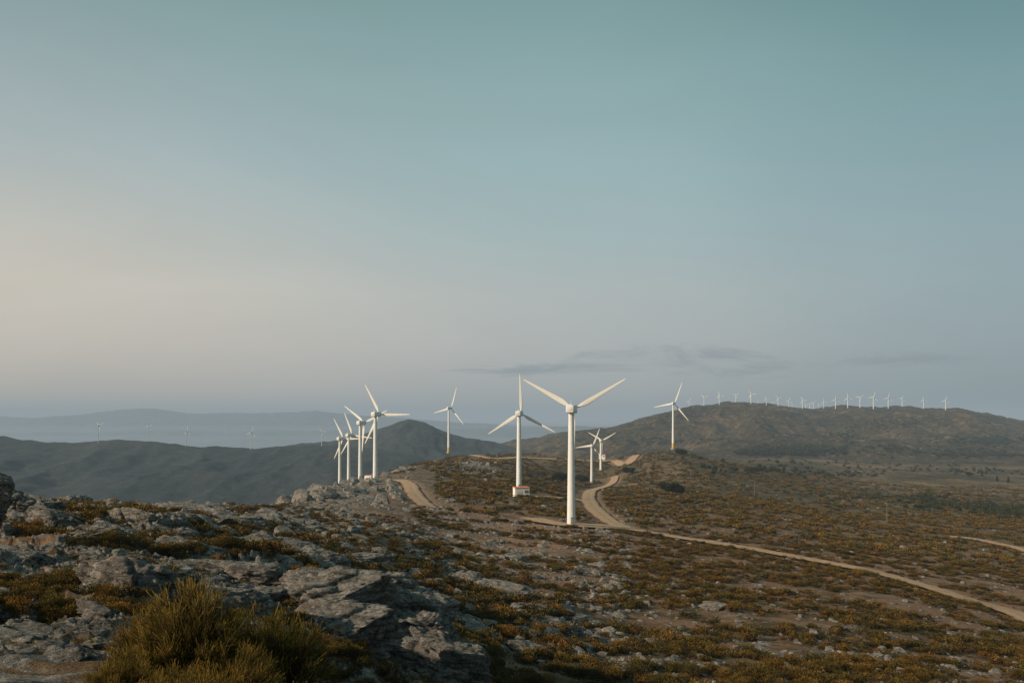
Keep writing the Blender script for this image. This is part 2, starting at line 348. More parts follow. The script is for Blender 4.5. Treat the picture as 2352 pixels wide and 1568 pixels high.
# ------------------------------------------------------------------ rocks
def ico(sub):
    bm=bmesh.new(); bmesh.ops.create_icosphere(bm,subdivisions=sub,radius=1); V=np.array([v.co[:] for v in bm.verts]); Fc=np.array([[v.index for v in f.verts] for f in bm.faces]); bm.free(); return V,Fc
ICO={s:ico(s) for s in (2,3,5,6)}
def rock(seed,sub,flat=0.55):
    V,Fc=ICO[sub]; V=V.copy(); r=np.random.default_rng(seed)
    for k in range(15):
        n=r.normal(size=3); n[2]*=0.6; n/=np.linalg.norm(n); dk=r.uniform(0.45,0.85)
        ov=np.maximum(V@n-dk,0); V-=n[None,:]*ov[:,None]*0.98
    if seed%4!=1:
        nn=np.array([r.normal()*0.2,r.normal()*0.2,1]); nn/=np.linalg.norm(nn)
        ov=np.maximum(V@nn-r.uniform(0.35,0.65),0); V-=nn[None,:]*ov[:,None]*0.75
    if sub>=3:
        off=Vector(r.uniform(-50,50,3))
        N=np.array([mnoise.fractal(Vector(v)*1.8+off,0.7,2.1,7) for v in V])
        zz=(V[:,2]+0.22*V[:,0]+0.08*N)*r.uniform(4.0,6.0)
        fr=zz-np.floor(zz)
        S=np.where(fr<0.2,-(1-fr/0.2),0)+0.35*np.sin(np.floor(zz)*12.9)
        dirn=V*np.array([1,1,0.25]); dirn/=np.linalg.norm(V,axis=1)[:,None]+1e-9
        V=V+dirn*(0.10*S)[:,None]+V/np.linalg.norm(V,axis=1)[:,None]*(0.17*N)[:,None]
        for k in range(3):
            n=r.normal(size=3); n[2]*=0.1; n/=np.linalg.norm(n); q=np.abs(V@n-r.uniform(-0.5,0.5)+0.05*N)
            V-=dirn*(0.11*np.exp(-(q/0.035)**2))[:,None]
    V=V*np.array([1.0,r.uniform(0.6,0.85),flat*r.uniform(0.8,1.2)])
    V/=np.abs(V[:,0]).max()
    return V,Fc
def rock_mat():
    h=M("lichened_granite"); p=h.pos(); c,ht=rock_color(h,p)
    h.col(c); h.bump(ht,1.0,0.18); h.b.inputs['Roughness'].default_value=0.92; return h.m
m_rock=rock_mat()
RH=[rock(100+i,6 if i<8 else 5,[0.5,0.62,0.75,0.45][i%4]) for i in range(14)]
RHM=[]
for i,(V_,F_) in enumerate(RH):
    me=np_mesh("boulder_mesh",V_,F_,3,True); me.materials.append(m_rock); RHM.append(me)
RL=[rock(300+i,2,[0.4,0.55,0.7][i%3]) for i in range(12)]
def Hpt(x,y): return float(Hfull(np.array([x]),np.array([y]))[0])
rocks=[]
placed=[(295,1340,260,0.85,1),(540,1318,300,0.6,2),(745,1400,330,0.95,5),(385,1215,100,1.3,0),(330,1205,120,1.0,2),(5,1228,110,1.2,2),(120,1200,150,0.75,1),
 (940,1500,360,1.05,6),(110,1315,150,0.6,3),(650,1262,170,0.65,7),(820,1300,150,0.6,3),(1235,1408,100,0.7,7),(1150,1372,130,0.7,10),(1085,1445,120,0.8,11),
 (140,1408,120,0.6,12),(60,1375,140,0.6,13),(500,1400,240,0.7,0),(860,1425,340,1.0,1),(1010,1575,260,1.0,2),(40,1270,120,0.6,4),(210,1225,150,0.7,5),
 (570,1210,140,0.6,6),(500,1180,130,0.7,7),(240,1168,110,0.7,8),(60,1172,120,0.7,9),(430,1167,120,0.6,10),(180,1150,120,0.6,11),(560,1152,100,0.6,12),(690,1350,200,0.8,3),
 (560,1350,200,0.7,3),(380,1300,170,0.7,4),(770,1480,280,1.0,5),(900,1350,160,0.8,6),(440,1260,170,0.6,7),(720,1300,170,0.7,0),(230,1395,120,0.6,2),(1200,1500,130,0.7,3),(1440,1530,100,0.7,6),(1330,1540,90,0.6,4),(1530,1480,90,0.5,8),(1380,1300,60,0.6,9),
 (60,1500,180,0.45,3),(150,1545,150,0.45,7),(20,1440,140,0.5,5),(1050,1500,170,0.7,4),(980,1400,160,0.7,0),(1290,1450,90,0.6,1),(1640,1400,70,0.6,5),(1770,1500,80,0.6,2),(1960,1450,60,0.6,6),(1180,1290,50,0.7,8),(1080,1330,90,0.7,9)]
for px,py,wpx,fl,vi in placed:
    x,y=ray(px,min(py,1566),5,900); s=wpx/F*y*0.58
    rocks.append((x,y,Hpt(x,y)+s*0.02,s,random.uniform(-0.35,0.35),random.uniform(0.05,0.28),fl,vi))
for (px,py,d,w) in [(-45,1125,34,180),(12,1138,36,90),(55,1152,42,60),(-130,1120,33,170)]:
    y=d; x=(px-CX)/F*y; s=w/F*y*0.56
    rocks.append((x,y,-(py-HY)/F*y,s,0.3,0.35,1.0,random.randrange(8)))
def scatter_rocks(n,pxr,dr,sr,thr=0.35,grow=0.0,zoff=0.0,fr=(0.6,1.2)):
    px=rng.uniform(*pxr,n); d=np.exp(rng.uniform(math.log(dr[0]),math.log(dr[1]),n)); x=(px-CX)/F*d
    rk=rockness(x,d); cl=0.5+0.9*fbm(x,d,9,2,77)
    keep=(rk*cl>thr*rng.uniform(0.3,1.4,n))&(roadmask(x,d)>0.8)
    x=x[keep];d=d[keep]; z=Hfull(x,d); s=sr[0]*(sr[1]/sr[0])**(rng.uniform(0,1,len(x))**1.8)*(1+grow*d/100)
    for i in range(len(x)):
        rocks.append((x[i],d[i],z[i]+s[i]*zoff,s[i],random.gauss(0,0.4),random.gauss(0.22,0.16),random.uniform(*fr),random.randrange(14)))
scatter_rocks(380,(-300,1100),(14,60),(0.2,1.25),0.42,0.2,-0.10,(0.5,1.0))
scatter_rocks(1100,(-300,760),(45,130),(0.35,1.9),0.36,0.3,-0.10,(0.5,1.0))
scatter_rocks(1500,(-300,1250),(8,70),(0.05,0.3),0.36)
scatter_rocks(2000,(620,1350),(70,240),(0.2,1.0),0.24,0.25,0.05,(0.5,1.0))
scatter_rocks(3000,(930,1450),(55,260),(0.14,0.8),0.03,0.25,0.08,(0.5,1.0))
scatter_rocks(3600,(1000,2500),(38,210),(0.10,0.62),0.012,0.2,0.1,(0.5,1.0))
scatter_rocks(900,(630,930),(200,480),(0.6,3.0),0.35,0.1)
scatter_rocks(700,(900,1200),(350,720),(0.6,2.6),0.35,0.0)
scatter_rocks(600,(1350,2500),(200,600),(0.4,1.5),0.03,0.0)
rocks.sort(key=lambda r:-r[3]/r[1])
nind=0; rest=[]
def rot(rz,tl):
    return Matrix.Rotation(rz,3,'Z')@Matrix.Rotation(tl,3,'Y')@Matrix.Rotation(tl*0.5,3,'X')
for r in rocks:
    x,y,z,s,rz,tl,fl,vi=r
    px=CX+F*x/y; py=HY-F*z/y
    if nind<300 and -60<px<2420 and py<1640:
        o=bpy.data.objects.new("boulder",RHM[vi]); o.matrix_world=Matrix.Translation((x,y,z))@(rot(rz,tl)@Matrix.Diagonal((s,s,s*fl))).to_4x4()
        link(o)
        big=s>1.2
        tag(o,"large lichen-spotted grey granite boulder on the ridge" if big else "angular grey granite rock half sunk in the heath",category="boulder",group="granite boulders on the ridge"); nind+=1
    else: rest.append(r)
def merge(items,variants,tintfn=None):
    Vs=[];Fs=[];A=[];B=[];o=0
    for x,y,z,s,rz,tl,fl,vi in items:
        V_,F_=variants[vi%len(variants)][:2]
        R=np.array(rot(rz,tl)@Matrix.Diagonal((s,s,s*fl)))
        Vs.append(V_@R.T+np.array([x,y,z])); Fs.append(F_+o); o+=len(V_)
        if tintfn: A.append(np.full(len(V_),random.random())); B.append(variants[vi%len(variants)][2])
    return np.concatenate(Vs),np.concatenate(Fs),(np.concatenate(A) if A else None),(np.concatenate(B) if B else None)
V_,F_,_,_=merge(rest,RL)
me=np_mesh("loose_rocks",V_,F_,3,False); me.materials.append(m_rock); o=link(bpy.data.objects.new("loose_rocks",me)); tag(o,"loose grey stones strewn over heath and soil",category="rocks",kind="stuff")
print("rocks",len(rocks),time.time()-T0)

# ------------------------------------------------------------------ shrubs
def leafclump(seed,n,ls,lobes=5,up=0.5,stick=0.6):
    r=np.random.default_rng(seed)
    C=np.column_stack([r.uniform(-0.5,0.5,lobes),r.uniform(-0.5,0.5,lobes),r.uniform(0.12,0.42,lobes)]); R=r.uniform(0.25,0.48,lobes)
    k=r.integers(0,lobes,n); dv=r.normal(size=(n,3)); dv[:,2]=np.abs(dv[:,2])*0.95-0.2; dv/=np.linalg.norm(dv,axis=1)[:,None]
    P=C[k]+dv*(R[k]*r.uniform(0.7,1.12,n))[:,None]; P[:,2]=np.maximum(P[:,2],0.0)
    ax=dv*stick+r.normal(size=(n,3))*0.4+np.array([0,0,up]); ax/=np.linalg.norm(ax,axis=1)[:,None]
    sd=np.cross(ax,r.normal(size=(n,3))); sd/=np.linalg.norm(sd,axis=1)[:,None]
    L=ls*r.uniform(0.7,1.5,n)[:,None]
    a=P-sd*L*0.32; b=P+sd*L*0.32; c=P+ax*L*1.2
    V=np.stack([a,b,c],1).reshape(-1,3); F3=np.arange(3*n).reshape(-1,3)
    h=np.clip(V[:,2]/0.85,0,1)*0.8+0.2*np.repeat(r.uniform(0,1,n),3)
    return V,F3,h
def shrub_mat(name,stops,hue,trans=0.0):
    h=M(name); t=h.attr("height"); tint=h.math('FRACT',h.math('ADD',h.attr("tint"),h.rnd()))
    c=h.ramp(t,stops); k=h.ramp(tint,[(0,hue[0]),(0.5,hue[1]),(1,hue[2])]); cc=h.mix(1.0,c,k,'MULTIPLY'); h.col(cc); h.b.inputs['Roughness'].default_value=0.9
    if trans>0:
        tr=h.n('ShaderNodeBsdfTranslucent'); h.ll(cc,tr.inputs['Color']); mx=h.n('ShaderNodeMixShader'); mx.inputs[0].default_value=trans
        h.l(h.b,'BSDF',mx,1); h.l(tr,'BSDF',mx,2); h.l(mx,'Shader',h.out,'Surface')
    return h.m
m_shrub=shrub_mat("gorse_foliage",[(0.0,(0.012,0.009,0.004)),(0.38,(0.038,0.027,0.007)),(0.75,(0.125,0.086,0.019)),(1.0,(0.25,0.17,0.038))],[(0.55,0.65,0.58),(0.95,0.92,0.78),(1.38,0.98,0.68)],0.18)  # low leaves near black, tops golden: shade and highlight put into colour
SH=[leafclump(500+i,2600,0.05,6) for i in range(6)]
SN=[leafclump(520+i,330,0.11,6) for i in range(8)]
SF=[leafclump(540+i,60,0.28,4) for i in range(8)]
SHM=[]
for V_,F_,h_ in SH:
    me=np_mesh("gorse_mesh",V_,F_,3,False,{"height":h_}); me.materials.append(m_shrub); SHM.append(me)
shr=[]
def scatter_shrubs(n,pxr,dr,sr,dens,uni=True,rw=0.30,pw=1.3,fl=(0.7,1.05)):
    px=rng.uniform(*pxr,n); 
    d=np.sqrt(rng.uniform(dr[0]**2,dr[1]**2,n)) if uni else np.exp(rng.uniform(math.log(dr[0]),math.log(dr[1]),n))
    x=(px-CX)/F*d; cl=0.5+0.95*fbm(x,d,9,3,99)+0.55*fbm(x,d,38,2,93)
    bare=np.exp(-((px-1190)/180)**2-((d-165)/58)**2)
    rk=rockness(x,d); s=sr[0]+(sr[1]-sr[0])*rng.uniform(0,1,n)**pw
    keep=(cl-0.60*bare-rw*rk>(1-dens)+rng.uniform(-0.12,0.12,n))&(roadmask(x,d)>s+0.8+0.004*d)
    x=x[keep];d=d[keep];s=s[keep];z=Hfull(x,d)
    for i in range(len(x)): shr.append((x[i],d[i],z[i]-0.05,s[i],random.uniform(0,6.28),0.0,random.uniform(*fl),random.randrange(24)))
scatter_shrubs(14500,(950,2700),(36,215),(0.32,1.35),0.70,True,0.3,1.8,(0.7,1.05))
scatter_shrubs(1400,(980,2500),(32,75),(0.3,1.0),0.70,False,0.3,1.4,(0.7,1.05))
scatter_shrubs(1300,(-100,1150),(16,40),(0.2,0.6),0.88,False,0.42)
scatter_shrubs(4200,(-100,1150),(36,150),(0.3,1.0),0.98,False,0.40)
scatter_shrubs(10000,(1000,2800),(200,430),(0.8,2.0),0.72)
scatter_shrubs(7500,(900,2800),(420,820),(1.2,2.9),0.64)
shr.sort(key=lambda r:-r[3]/r[1]); ni=0; near=[];farl=[]
for r in shr:
    x,y,z,s,rz,tl,fl,vi=r; px=CX+F*x/y; py=HY-F*z/y
    if ni<286 and -40<px<2400 and py<1610:
        o=bpy.data.objects.new("gorse_shrub",SHM[vi%6]); o.location=(x,y,z); o.rotation_euler=(0,0,rz); o.scale=(s,s,s*fl); link(o)
        tag(o,"low olive-brown gorse shrub on the heath",category="shrub",group="gorse shrubs on the slope"); ni+=1
    elif y<215: near.append(r)
    else: farl.append(r)
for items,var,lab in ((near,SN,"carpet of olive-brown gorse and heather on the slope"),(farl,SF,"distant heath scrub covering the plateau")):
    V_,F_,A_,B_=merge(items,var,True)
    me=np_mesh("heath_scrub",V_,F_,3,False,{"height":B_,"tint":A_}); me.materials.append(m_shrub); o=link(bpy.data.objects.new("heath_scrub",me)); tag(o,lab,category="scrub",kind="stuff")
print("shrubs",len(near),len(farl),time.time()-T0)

# broom bushes close to the viewpoint
m_broom=shrub_mat("broom_stems",[(0.0,(0.018,0.013,0.005)),(0.35,(0.06,0.041,0.011)),(0.62,(0.26,0.165,0.032)),(1.0,(0.70,0.44,0.09))],[(0.8,0.88,0.8),(1.0,1.0,1.0),(1.1,0.97,0.85)],0.35)  # stems dark low down, tips coloured gold for sun falling on them
def broom(seed,rad,hei,heads=60,twigs=165,w=0.0030):
    r=np.random.default_rng(seed); V=[];A=[];F4=[]
    def strand(p,d,L,wd,seg,curl,a0,a1):
        sd=np.cross(d,r.normal(size=3)); sd/=np.linalg.norm(sd)+1e-9; o=len(V)
        for i in range(seg+1):
            t=i/seg; ww=wd*(1-0.7*t); V.append(p-sd*ww); V.append(p+sd*ww); A.extend([a0+(a1-a0)*t]*2)
            p=p+d*L/seg; d=d+np.array([0,0,curl/seg])+r.normal(size=3)*0.09; d/=np.linalg.norm(d)
        for i in range(seg): F4.append((o+2*i,o+2*i+1,o+2*i+3,o+2*i+2))
        return p
    for s in range(heads):
        a=s*2.399+r.uniform(-0.3,0.3); q=math.sqrt((s+0.5)/heads); rr=rad*q
        zt=hei*(0.28+0.58*math.sqrt(max(0,1-0.92*q*q)))*r.uniform(0.70,1.14)
        c=np.array([math.cos(a)*rr,math.sin(a)*rr,zt]); base=np.array([math.cos(a)*0.12*rr,math.sin(a)*0.12*rr,0])
        dv=c-base; L=np.linalg.norm(dv); dv/=L; strand(base,dv,L,w*2.2,5,0.05,0.0,0.3)
        out=np.array([math.cos(a)*q*0.9,math.sin(a)*q*0.9,1.0]); out/=np.linalg.norm(out)
        hb=r.uniform(0.6,1.1)
        for k in range(twigs):
            t=r.uniform(0.5,1.0); p=base+dv*L*t+r.normal(size=3)*0.028
            dd=out+r.normal(size=3)*0.42; dd/=np.linalg.norm(dd)
            hh=0.05+0.5*t**2.5
            strand(p,dd,hei*r.uniform(0.07,0.17),w,3,0.45,hh*0.5,min(1,(hh+0.48*r.uniform(0.4,1))*hb))
    me=np_mesh("broom_mesh",np.array(V),np.array(F4),4,False,{"height":np.clip(A,0,1)}); me.materials.append(m_broom); return me
BM=[broom(1,0.42,1.0),broom(2,0.5,0.95),broom(3,0.6,0.8)]
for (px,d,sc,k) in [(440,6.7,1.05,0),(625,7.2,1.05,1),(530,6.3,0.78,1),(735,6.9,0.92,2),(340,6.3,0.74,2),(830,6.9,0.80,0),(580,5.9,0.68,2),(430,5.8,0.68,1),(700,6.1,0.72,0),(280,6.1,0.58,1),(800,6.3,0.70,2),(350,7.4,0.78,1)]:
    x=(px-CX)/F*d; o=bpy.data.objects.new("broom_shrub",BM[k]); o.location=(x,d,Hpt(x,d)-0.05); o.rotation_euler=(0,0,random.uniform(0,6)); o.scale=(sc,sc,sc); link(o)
    tag(o,"bushy broom with thin upright stems, tips coloured gold as if sunlit",category="shrub",group="broom shrubs among the rocks")
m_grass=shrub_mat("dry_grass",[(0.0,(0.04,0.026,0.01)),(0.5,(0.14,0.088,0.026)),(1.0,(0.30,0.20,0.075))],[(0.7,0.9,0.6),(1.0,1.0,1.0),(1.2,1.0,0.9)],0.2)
def tuft(seed,n=34,wd=0.035):
    r=np.random.default_rng(seed); a=r.uniform(0,6.28,n); ln=r.uniform(0,0.9,n); L=r.uniform(0.5,1.0,n)
    P=np.column_stack([np.cos(a)*0.2*r.uniform(0,1,n),np.sin(a)*0.2*r.uniform(0,1,n),np.zeros(n)])
    D=np.column_stack([np.cos(a)*ln,np.sin(a)*ln,np.ones(n)]); D/=np.linalg.norm(D,axis=1)[:,None]; S=np.column_stack([-np.sin(a),np.cos(a),np.zeros(n)])*wd
    V=np.stack([P-S,P+S,P+D*L[:,None]],1).reshape(-1,3); return V,np.arange(3*n).reshape(-1,3),np.clip(V[:,2],0,1)
TU=[tuft(700+i) for i in range(8)]
n=6500; px=rng.uniform(-150,1300,n); d=np.exp(rng.uniform(math.log(11),math.log(95),n)); x=(px-CX)/F*d
keep=(fbm(x,d,3.5,3,121)>0.05); x=x[keep];d=d[keep];z=Hfull(x,d)
gi=[(x[i],d[i],z[i]-0.02,random.uniform(0.10,0.24)*(0.8+d[i]/90),random.uniform(0,6),0.0,random.uniform(0.7,1.2),random.randrange(8)) for i in range(len(x))]
V_,F_,A_,B_=merge(gi,TU,True)
me=np_mesh("dry_grass",V_,F_,3,False,{"height":B_,"tint":A_}); me.materials.append(m_grass); o=link(bpy.data.objects.new("dry_grass",me)); tag(o,"dry golden grass tufts between the rocks",category="grass",kind="stuff")
print("veg",time.time()-T0)

# ------------------------------------------------------------------ wind turbines
def paint(name,c,rough=0.45,dirt=0.12):
    h=M(name); o=h.obj(); a=h.noise(0.6,6,0.7,o); st=h.n('ShaderNodeMapping'); st.inputs['Scale'].default_value=(3,3,0.15); h.ll(o,st.inputs[0]); s=h.noise(1.5,5,0.7,st.outputs[0])
    k=h.ramp(h.math('ADD',h.math('MULTIPLY',a,0.5),h.math('MULTIPLY',s,0.5)),[(0.35,(1-dirt*1.3,1-dirt*1.5,1-dirt*1.8)),(0.6,(1.0,1.0,1.0))])
    h.col(h.mix(1.0,c,k,'MULTIPLY')); h.b.inputs['Roughness'].default_value=rough; return h.m
m_white=paint("white_tower_paint",(0.72,0.73,0.72)); m_blade=paint("blade_gelcoat",(0.70,0.68,0.62),0.4,0.06); m_yel=paint("yellow_paint",(0.62,0.45,0.06))
m_hazed=paint("haze_greyed_white",(0.52,0.53,0.54))  # white paint greyed to put haze and shade into the far turbines
m_grey=paint("grey_metal",(0.30,0.30,0.30)); m_conc=paint("concrete",(0.36,0.33,0.29),0.9,0.25)
m_redtip=paint("worn_blade_edge",(0.30,0.24,0.18))
def lathe(prof,seg=40,cap=True):
    V=[];Fc=[]
    for (r,z) in prof:
        for k in range(seg): a=2*math.pi*k/seg; V.append((r*math.cos(a),r*math.sin(a),z))
    return V,[(i*seg+k,i*seg+(k+1)%seg,(i+1)*seg+(k+1)%seg,(i+1)*seg+k) for i in range(len(prof)-1) for k in range(seg)]
def pymesh(name,V,Fc,mats,smooth=True,mi=None,sharp=35):
    me=bpy.data.meshes.new(name); me.from_pydata(V,[],Fc); 
    for m in mats: me.materials.append(m)
    for i,pg in enumerate(me.polygons):
        pg.use_smooth=smooth
        if mi: pg.material_index=mi[i]
    me.update()
    if smooth:
        try: me.set_sharp_from_angle(angle=math.radians(sharp))
        except Exception: pass
    return me
def box_bm(bm,c,s,bev=0.0,rotm=None):
    r=bmesh.ops.create_cube(bm,size=1.0); vs=r['verts']
    for v in vs:
        v.co=Vector((v.co.x*s[0],v.co.y*s[1],v.co.z*s[2])); 
        if rotm: v.co=rotm@v.co
        v.co+=Vector(c)
    if bev>0:
        es=list({e for v in vs for e in v.link_edges}); bmesh.ops.bevel(bm,geom=es,offset=bev,segments=2,affect='EDGES',profile=0.5)
def bm_mesh(name,bm,mats,smooth=True):
    me=bpy.data.meshes.new(name); bm.normal_update(); bm.to_mesh(me); bm.free()
    for m in mats: me.materials.append(m)
    for pg in me.polygons: pg.use_smooth=smooth
    if smooth:
        try: me.set_sharp_from_angle(angle=math.radians(35))
        except Exception: pass
    return me
def tower_mesh(H,r0,r1,yellow=False,mw=None):
    prof=[(r0*1.75,-1.0),(r0*1.75,0.15),(r0*1.12,0.17),(r0*1.12,0.3),(r0,0.32)]
    for j in range(1,10):
        z=0.32+(H-0.32)*j/9; r=r0+(r1-r0)*j/9
        if j in (3,6): prof+=[(r,z-0.06),(r+0.05,z-0.05),(r+0.05,z+0.05),(r,z+0.06)]
        else: prof.append((r,z))
    prof.append((0.01,H)); V,Fc=lathe(prof,48); seg=48
    mi=[]
    for i in range(len(prof)-1):
        zm=(prof[i][1]+prof[i+1][1])/2
        mi+= [1 if i<3 else (2 if (yellow and zm<H*0.09) else 0)]*seg
    return pymesh("tower_mesh",V,Fc,[mw or m_white,m_conc,m_yel],True,mi)
def blade_mesh(R,c0,mb=None):
    secs=[(0.0,0.32*c0,0.32*c0,0),(0.05,0.32*c0,0.32*c0,0),(0.1,0.55*c0,0.30*c0,8),(0.17,0.9*c0,0.24*c0,12),(0.24,1.0*c0,0.19*c0,11),(0.4,0.84*c0,0.14*c0,7),(0.6,0.62*c0,0.095*c0,4),(0.8,0.43*c0,0.06*c0,2),(0.93,0.30*c0,0.04*c0,1),(0.985,0.2*c0,0.028*c0,0),(1.0,0.06*c0,0.012*c0,0)]
    V=[];n=20
    for f,c,t,tw in secs:
        for k in range(n):
            a=2*math.pi*k/n; x=math.cos(a); y=math.sin(a)
            if f>0.07: X=(x*0.5+0.18)*c; Y=y*0.5*t*(0.75+0.45*x if x>0 else 0.75+0.6*x*0.9)
            else: X=x*0.5*c; Y=y*0.5*t
            b=math.radians(tw); V.append((X*math.cos(b)-Y*math.sin(b),X*math.sin(b)+Y*math.cos(b),0.35+f*(R-0.35)))
    Fc=[(i*n+k,i*n+(k+1)%n,(i+1)*n+(k+1)%n,(i+1)*n+k) for i in range(len(secs)-1) for k in range(n)]
    Fc.append(tuple((len(secs)-1)*n+k for k in range(n)))
    mi=[0]*len(Fc)
    for q in range((len(secs)-3)*n,len(Fc)): mi[q]=1 if q%n in (9,10) else 0
    return pymesh("blade_mesh",V,Fc,[mb or m_blade,m_redtip],True,mi,50)
def nacelle_mesh(w,h,L,mw=None):
    bm=bmesh.new()
    box_bm(bm,(0,0,0),(w,L,h),0.0)
    for v in bm.verts:
        if v.co.y<0: v.co.x*=0.86; v.co.z=v.co.z*0.84-0.02 if v.co.z>0 else v.co.z*0.9
        if v.co.y>0: v.co.x*=0.9
    bmesh.ops.bevel(bm,geom=bm.edges[:],offset=0.28*w/2.6,segments=3,affect='EDGES',profile=0.5)
    box_bm(bm,(0,-L*0.2,h*0.47),(w*0.4,L*0.25,0.25),0.04)
    box_bm(bm,(0,-L*0.503,0.05),(w*0.45,0.06,h*0.35),0.01)
    box_bm(bm,(0.1,-L*0.35,h*0.5+0.45),(0.05,0.05,0.9),0); box_bm(bm,(0.1,-L*0.35,h*0.5+0.9),(0.5,0.05,0.05),0)
    return bm_mesh("nacelle_mesh",bm,[mw or m_white])
def hub_mesh(r,mw=None):
    prof=[(r*0.8,-0.9*r),(r,-0.6*r),(r,0.35*r),(r*0.85,0.8*r),(r*0.55,1.15*r),(r*0.2,1.33*r),(0.005,1.36*r)]
    V,Fc=lathe(prof,28); V=[(x,z,-y) for x,y,z in V]
    return pymesh("hub_mesh",V,Fc,[mw or m_white],True)
def door_mesh(r):
    bm=bmesh.new(); box_bm(bm,(0,0,1.35),(0.85,0.16,2.1),0.05); box_bm(bm,(0,-0.1,2.46),(1.05,0.3,0.06),0.01); box_bm(bm,(0.28,-0.1,1.3),(0.05,0.06,0.2),0.01)
    return bm_mesh("door_mesh",bm,[m_grey])
TM={}
def kind_meshes(key):
    if key in TM: return TM[key]
    yel=False; mw=None; mb=None
    if key=='a': H,r0,r1,R,c0,w,h,L,hr=30.0,1.12,0.72,16.0,1.4,2.5,2.3,5.4,0.95
    elif key=='b': H,r0,r1,R,c0,w,h,L,hr=44.0,1.3,0.8,22.5,1.6,2.4,2.4,6.5,1.15; yel=True
    elif key=='c': H,r0,r1,R,c0,w,h,L,hr=30.0,1.2,0.8,15.0,1.5,2.6,2.4,5.4,1.0
    elif key=='d': H,r0,r1,R,c0,w,h,L,hr=30.0,0.65,0.42,13.0,1.0,1.7,1.7,4,0.7; mw=m_hazed; mb=m_hazed
    TM[key]=dict(H=H,r0=r0,w=w,h=h,L=L,R=R,hr=hr,tower=tower_mesh(H,r0,r1,yel,mw),blade=blade_mesh(R,c0,mb),nac=nacelle_mesh(w,h,L,mw),hub=hub_mesh(hr,mw),door=door_mesh(r0))
    return TM[key]
def child(name,me,par,loc=(0,0,0),rot_=(0,0,0)):
    o=bpy.data.objects.new(name,me); o.parent=par; o.location=loc; o.rotation_euler=rot_; link(o); return o
def turbine(x,y,z,key,yaw,phi,lab,group,scale=1.0,door=True):
    T=kind_meshes(key); e=bpy.data.objects.new("wind_turbine",None); e.location=(x,y,z); e.scale=(scale,)*3; link(e); e.empty_display_size=2
    tag(e,lab,category="wind turbine",group=group)
    yr=math.radians(yaw)
    tw=child("tower",T['tower'],e)
    if door: 
        a=math.radians(-80); q=(math.cos(a)*(T['r0']*0.99),math.sin(a)*(T['r0']*0.99),0.1)
        child("door",T['door'],tw,q,(0,0,math.radians(10)))
    zh=T['H']+T['h']*0.42
    off=T['L']*0.10
    child("nacelle",T['nac'],e,(-math.sin(yr)*off,math.cos(yr)*off,zh),(0,0,yr))
    oo=off+T['L']*0.5+T['hr']*0.55
    rt=child("rotor",T['hub'],e,(-math.sin(yr)*oo,math.cos(yr)*oo,zh)); rt.rotation_euler=(0,math.radians(90-phi),yr); rt.rotation_mode='XYZ'
    for k in range(3): child("blade",T['blade'],rt,(0,0,0),(0,math.radians(120*k),0))
    return e
g1="white wind turbines on the near ridge"
def tz(px,base,d): return ((px-CX)/F*d,d,-(base-HY)/F*d)
near_t=[(1312,1204,210,'a',-14,30,"white wind turbine with boxy nacelle beside the dirt track"),
 (1192,1121,320,'a',-12,92,"white wind turbine behind the small transformer house"),
 (862,1104,366,'a',-22,0,"white wind turbine with one blade level above the rocks"),
 (827.5,1103,428,'a',-24,25,"white wind turbine rising behind a rocky knoll"),
 (801,1108,520,'a',-26,354,"white wind turbine partly hidden by neighbouring rotors"),
 (780.5,1112,540,'a',-26,1,"white wind turbine at the end of the row")]
for px,base,d,k,yaw,phi,lab in near_t:
    x,y,z=tz(px,base,d); turbine(x,y,min(z,Hpt(x,y)+0.1) if d<400 else z,k,yaw,phi,lab,g1)
g2="slender wind turbines with yellow tower feet"
for px,base,d,k,yaw,phi,lab in [(1030.5,1038,815,'b',-30,73,"slender white wind turbine with yellow foot on the plateau edge"),(1546,1029,800,'b',-30,70,"slender white wind turbine with yellow foot above the dirt track")]:
    x,y,z=tz(px,base,d); turbine(x,y,z,k,yaw,phi,lab,g2)
for px,base,d,k,yaw,phi,lab in [(1359,1112,640,'c',-20,68,"white wind turbine standing in a dip of the heath"),(1380,1090,725,'c',-20,30,"white wind turbine near the red-roofed shed")]:
    x,y,z=tz(px,base,d); turbine(x,y,z,k,yaw,phi,lab,g1)
def hillz(Hh,x,y):
    X,D,Z=Hh; k=np.argmin((X-x)**2+(D-y)**2); return float(Z.ravel()[k])
g3="row of wind turbines along the hill crest"
for px,hub,sc in [(1583,921,.95),(1617,912,.95),(1652,907,.95),(1690,907,.95),(1725,905,1),(1760,914,.8),(1787,914,.95),(1812,920,.95),(1843,919,.95),(1868,925,.7),(1892,922,.8),(1919,917,.9),(1947,913,.9),(1975,913,.9),(2006,911,.9),(2040,913,.9),(2072,914,.95),(2121,918,1),(2172,919,1.05),(1851,930,.55),(1860,929,.55),(1881,929,.6),(1776,925,.55),(1741,922,.5),(1820,929,.5)]:
    d=2560+random.uniform(-30,30) if sc>0.75 else 2700
    x=(px-CX)/F*d; zt=hillz(HR,x,d); 
    zhub=-(hub-HY)/F*d; zb=min(zt,zhub-26*sc)
    s=(zhub-zb)/31.0; s=max(0.5,min(s,1.35))
    turbine(x,d,zhub-31.0*s,'c',random.uniform(-35,-15),random.uniform(0,120),"small white wind turbine on the distant hill crest",g3,s,False)
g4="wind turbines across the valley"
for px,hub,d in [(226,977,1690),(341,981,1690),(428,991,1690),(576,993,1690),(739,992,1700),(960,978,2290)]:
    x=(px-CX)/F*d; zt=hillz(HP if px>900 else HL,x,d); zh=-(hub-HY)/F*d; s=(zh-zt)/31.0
    s=max(0.9,min(s,1.7)); turbine(x,d,zh-31*s,'d',random.uniform(-40,0),random.uniform(0,120),"far white wind turbine greyed for haze on the hill across the valley",g4,s,False)
print("turbines",time.time()-T0)

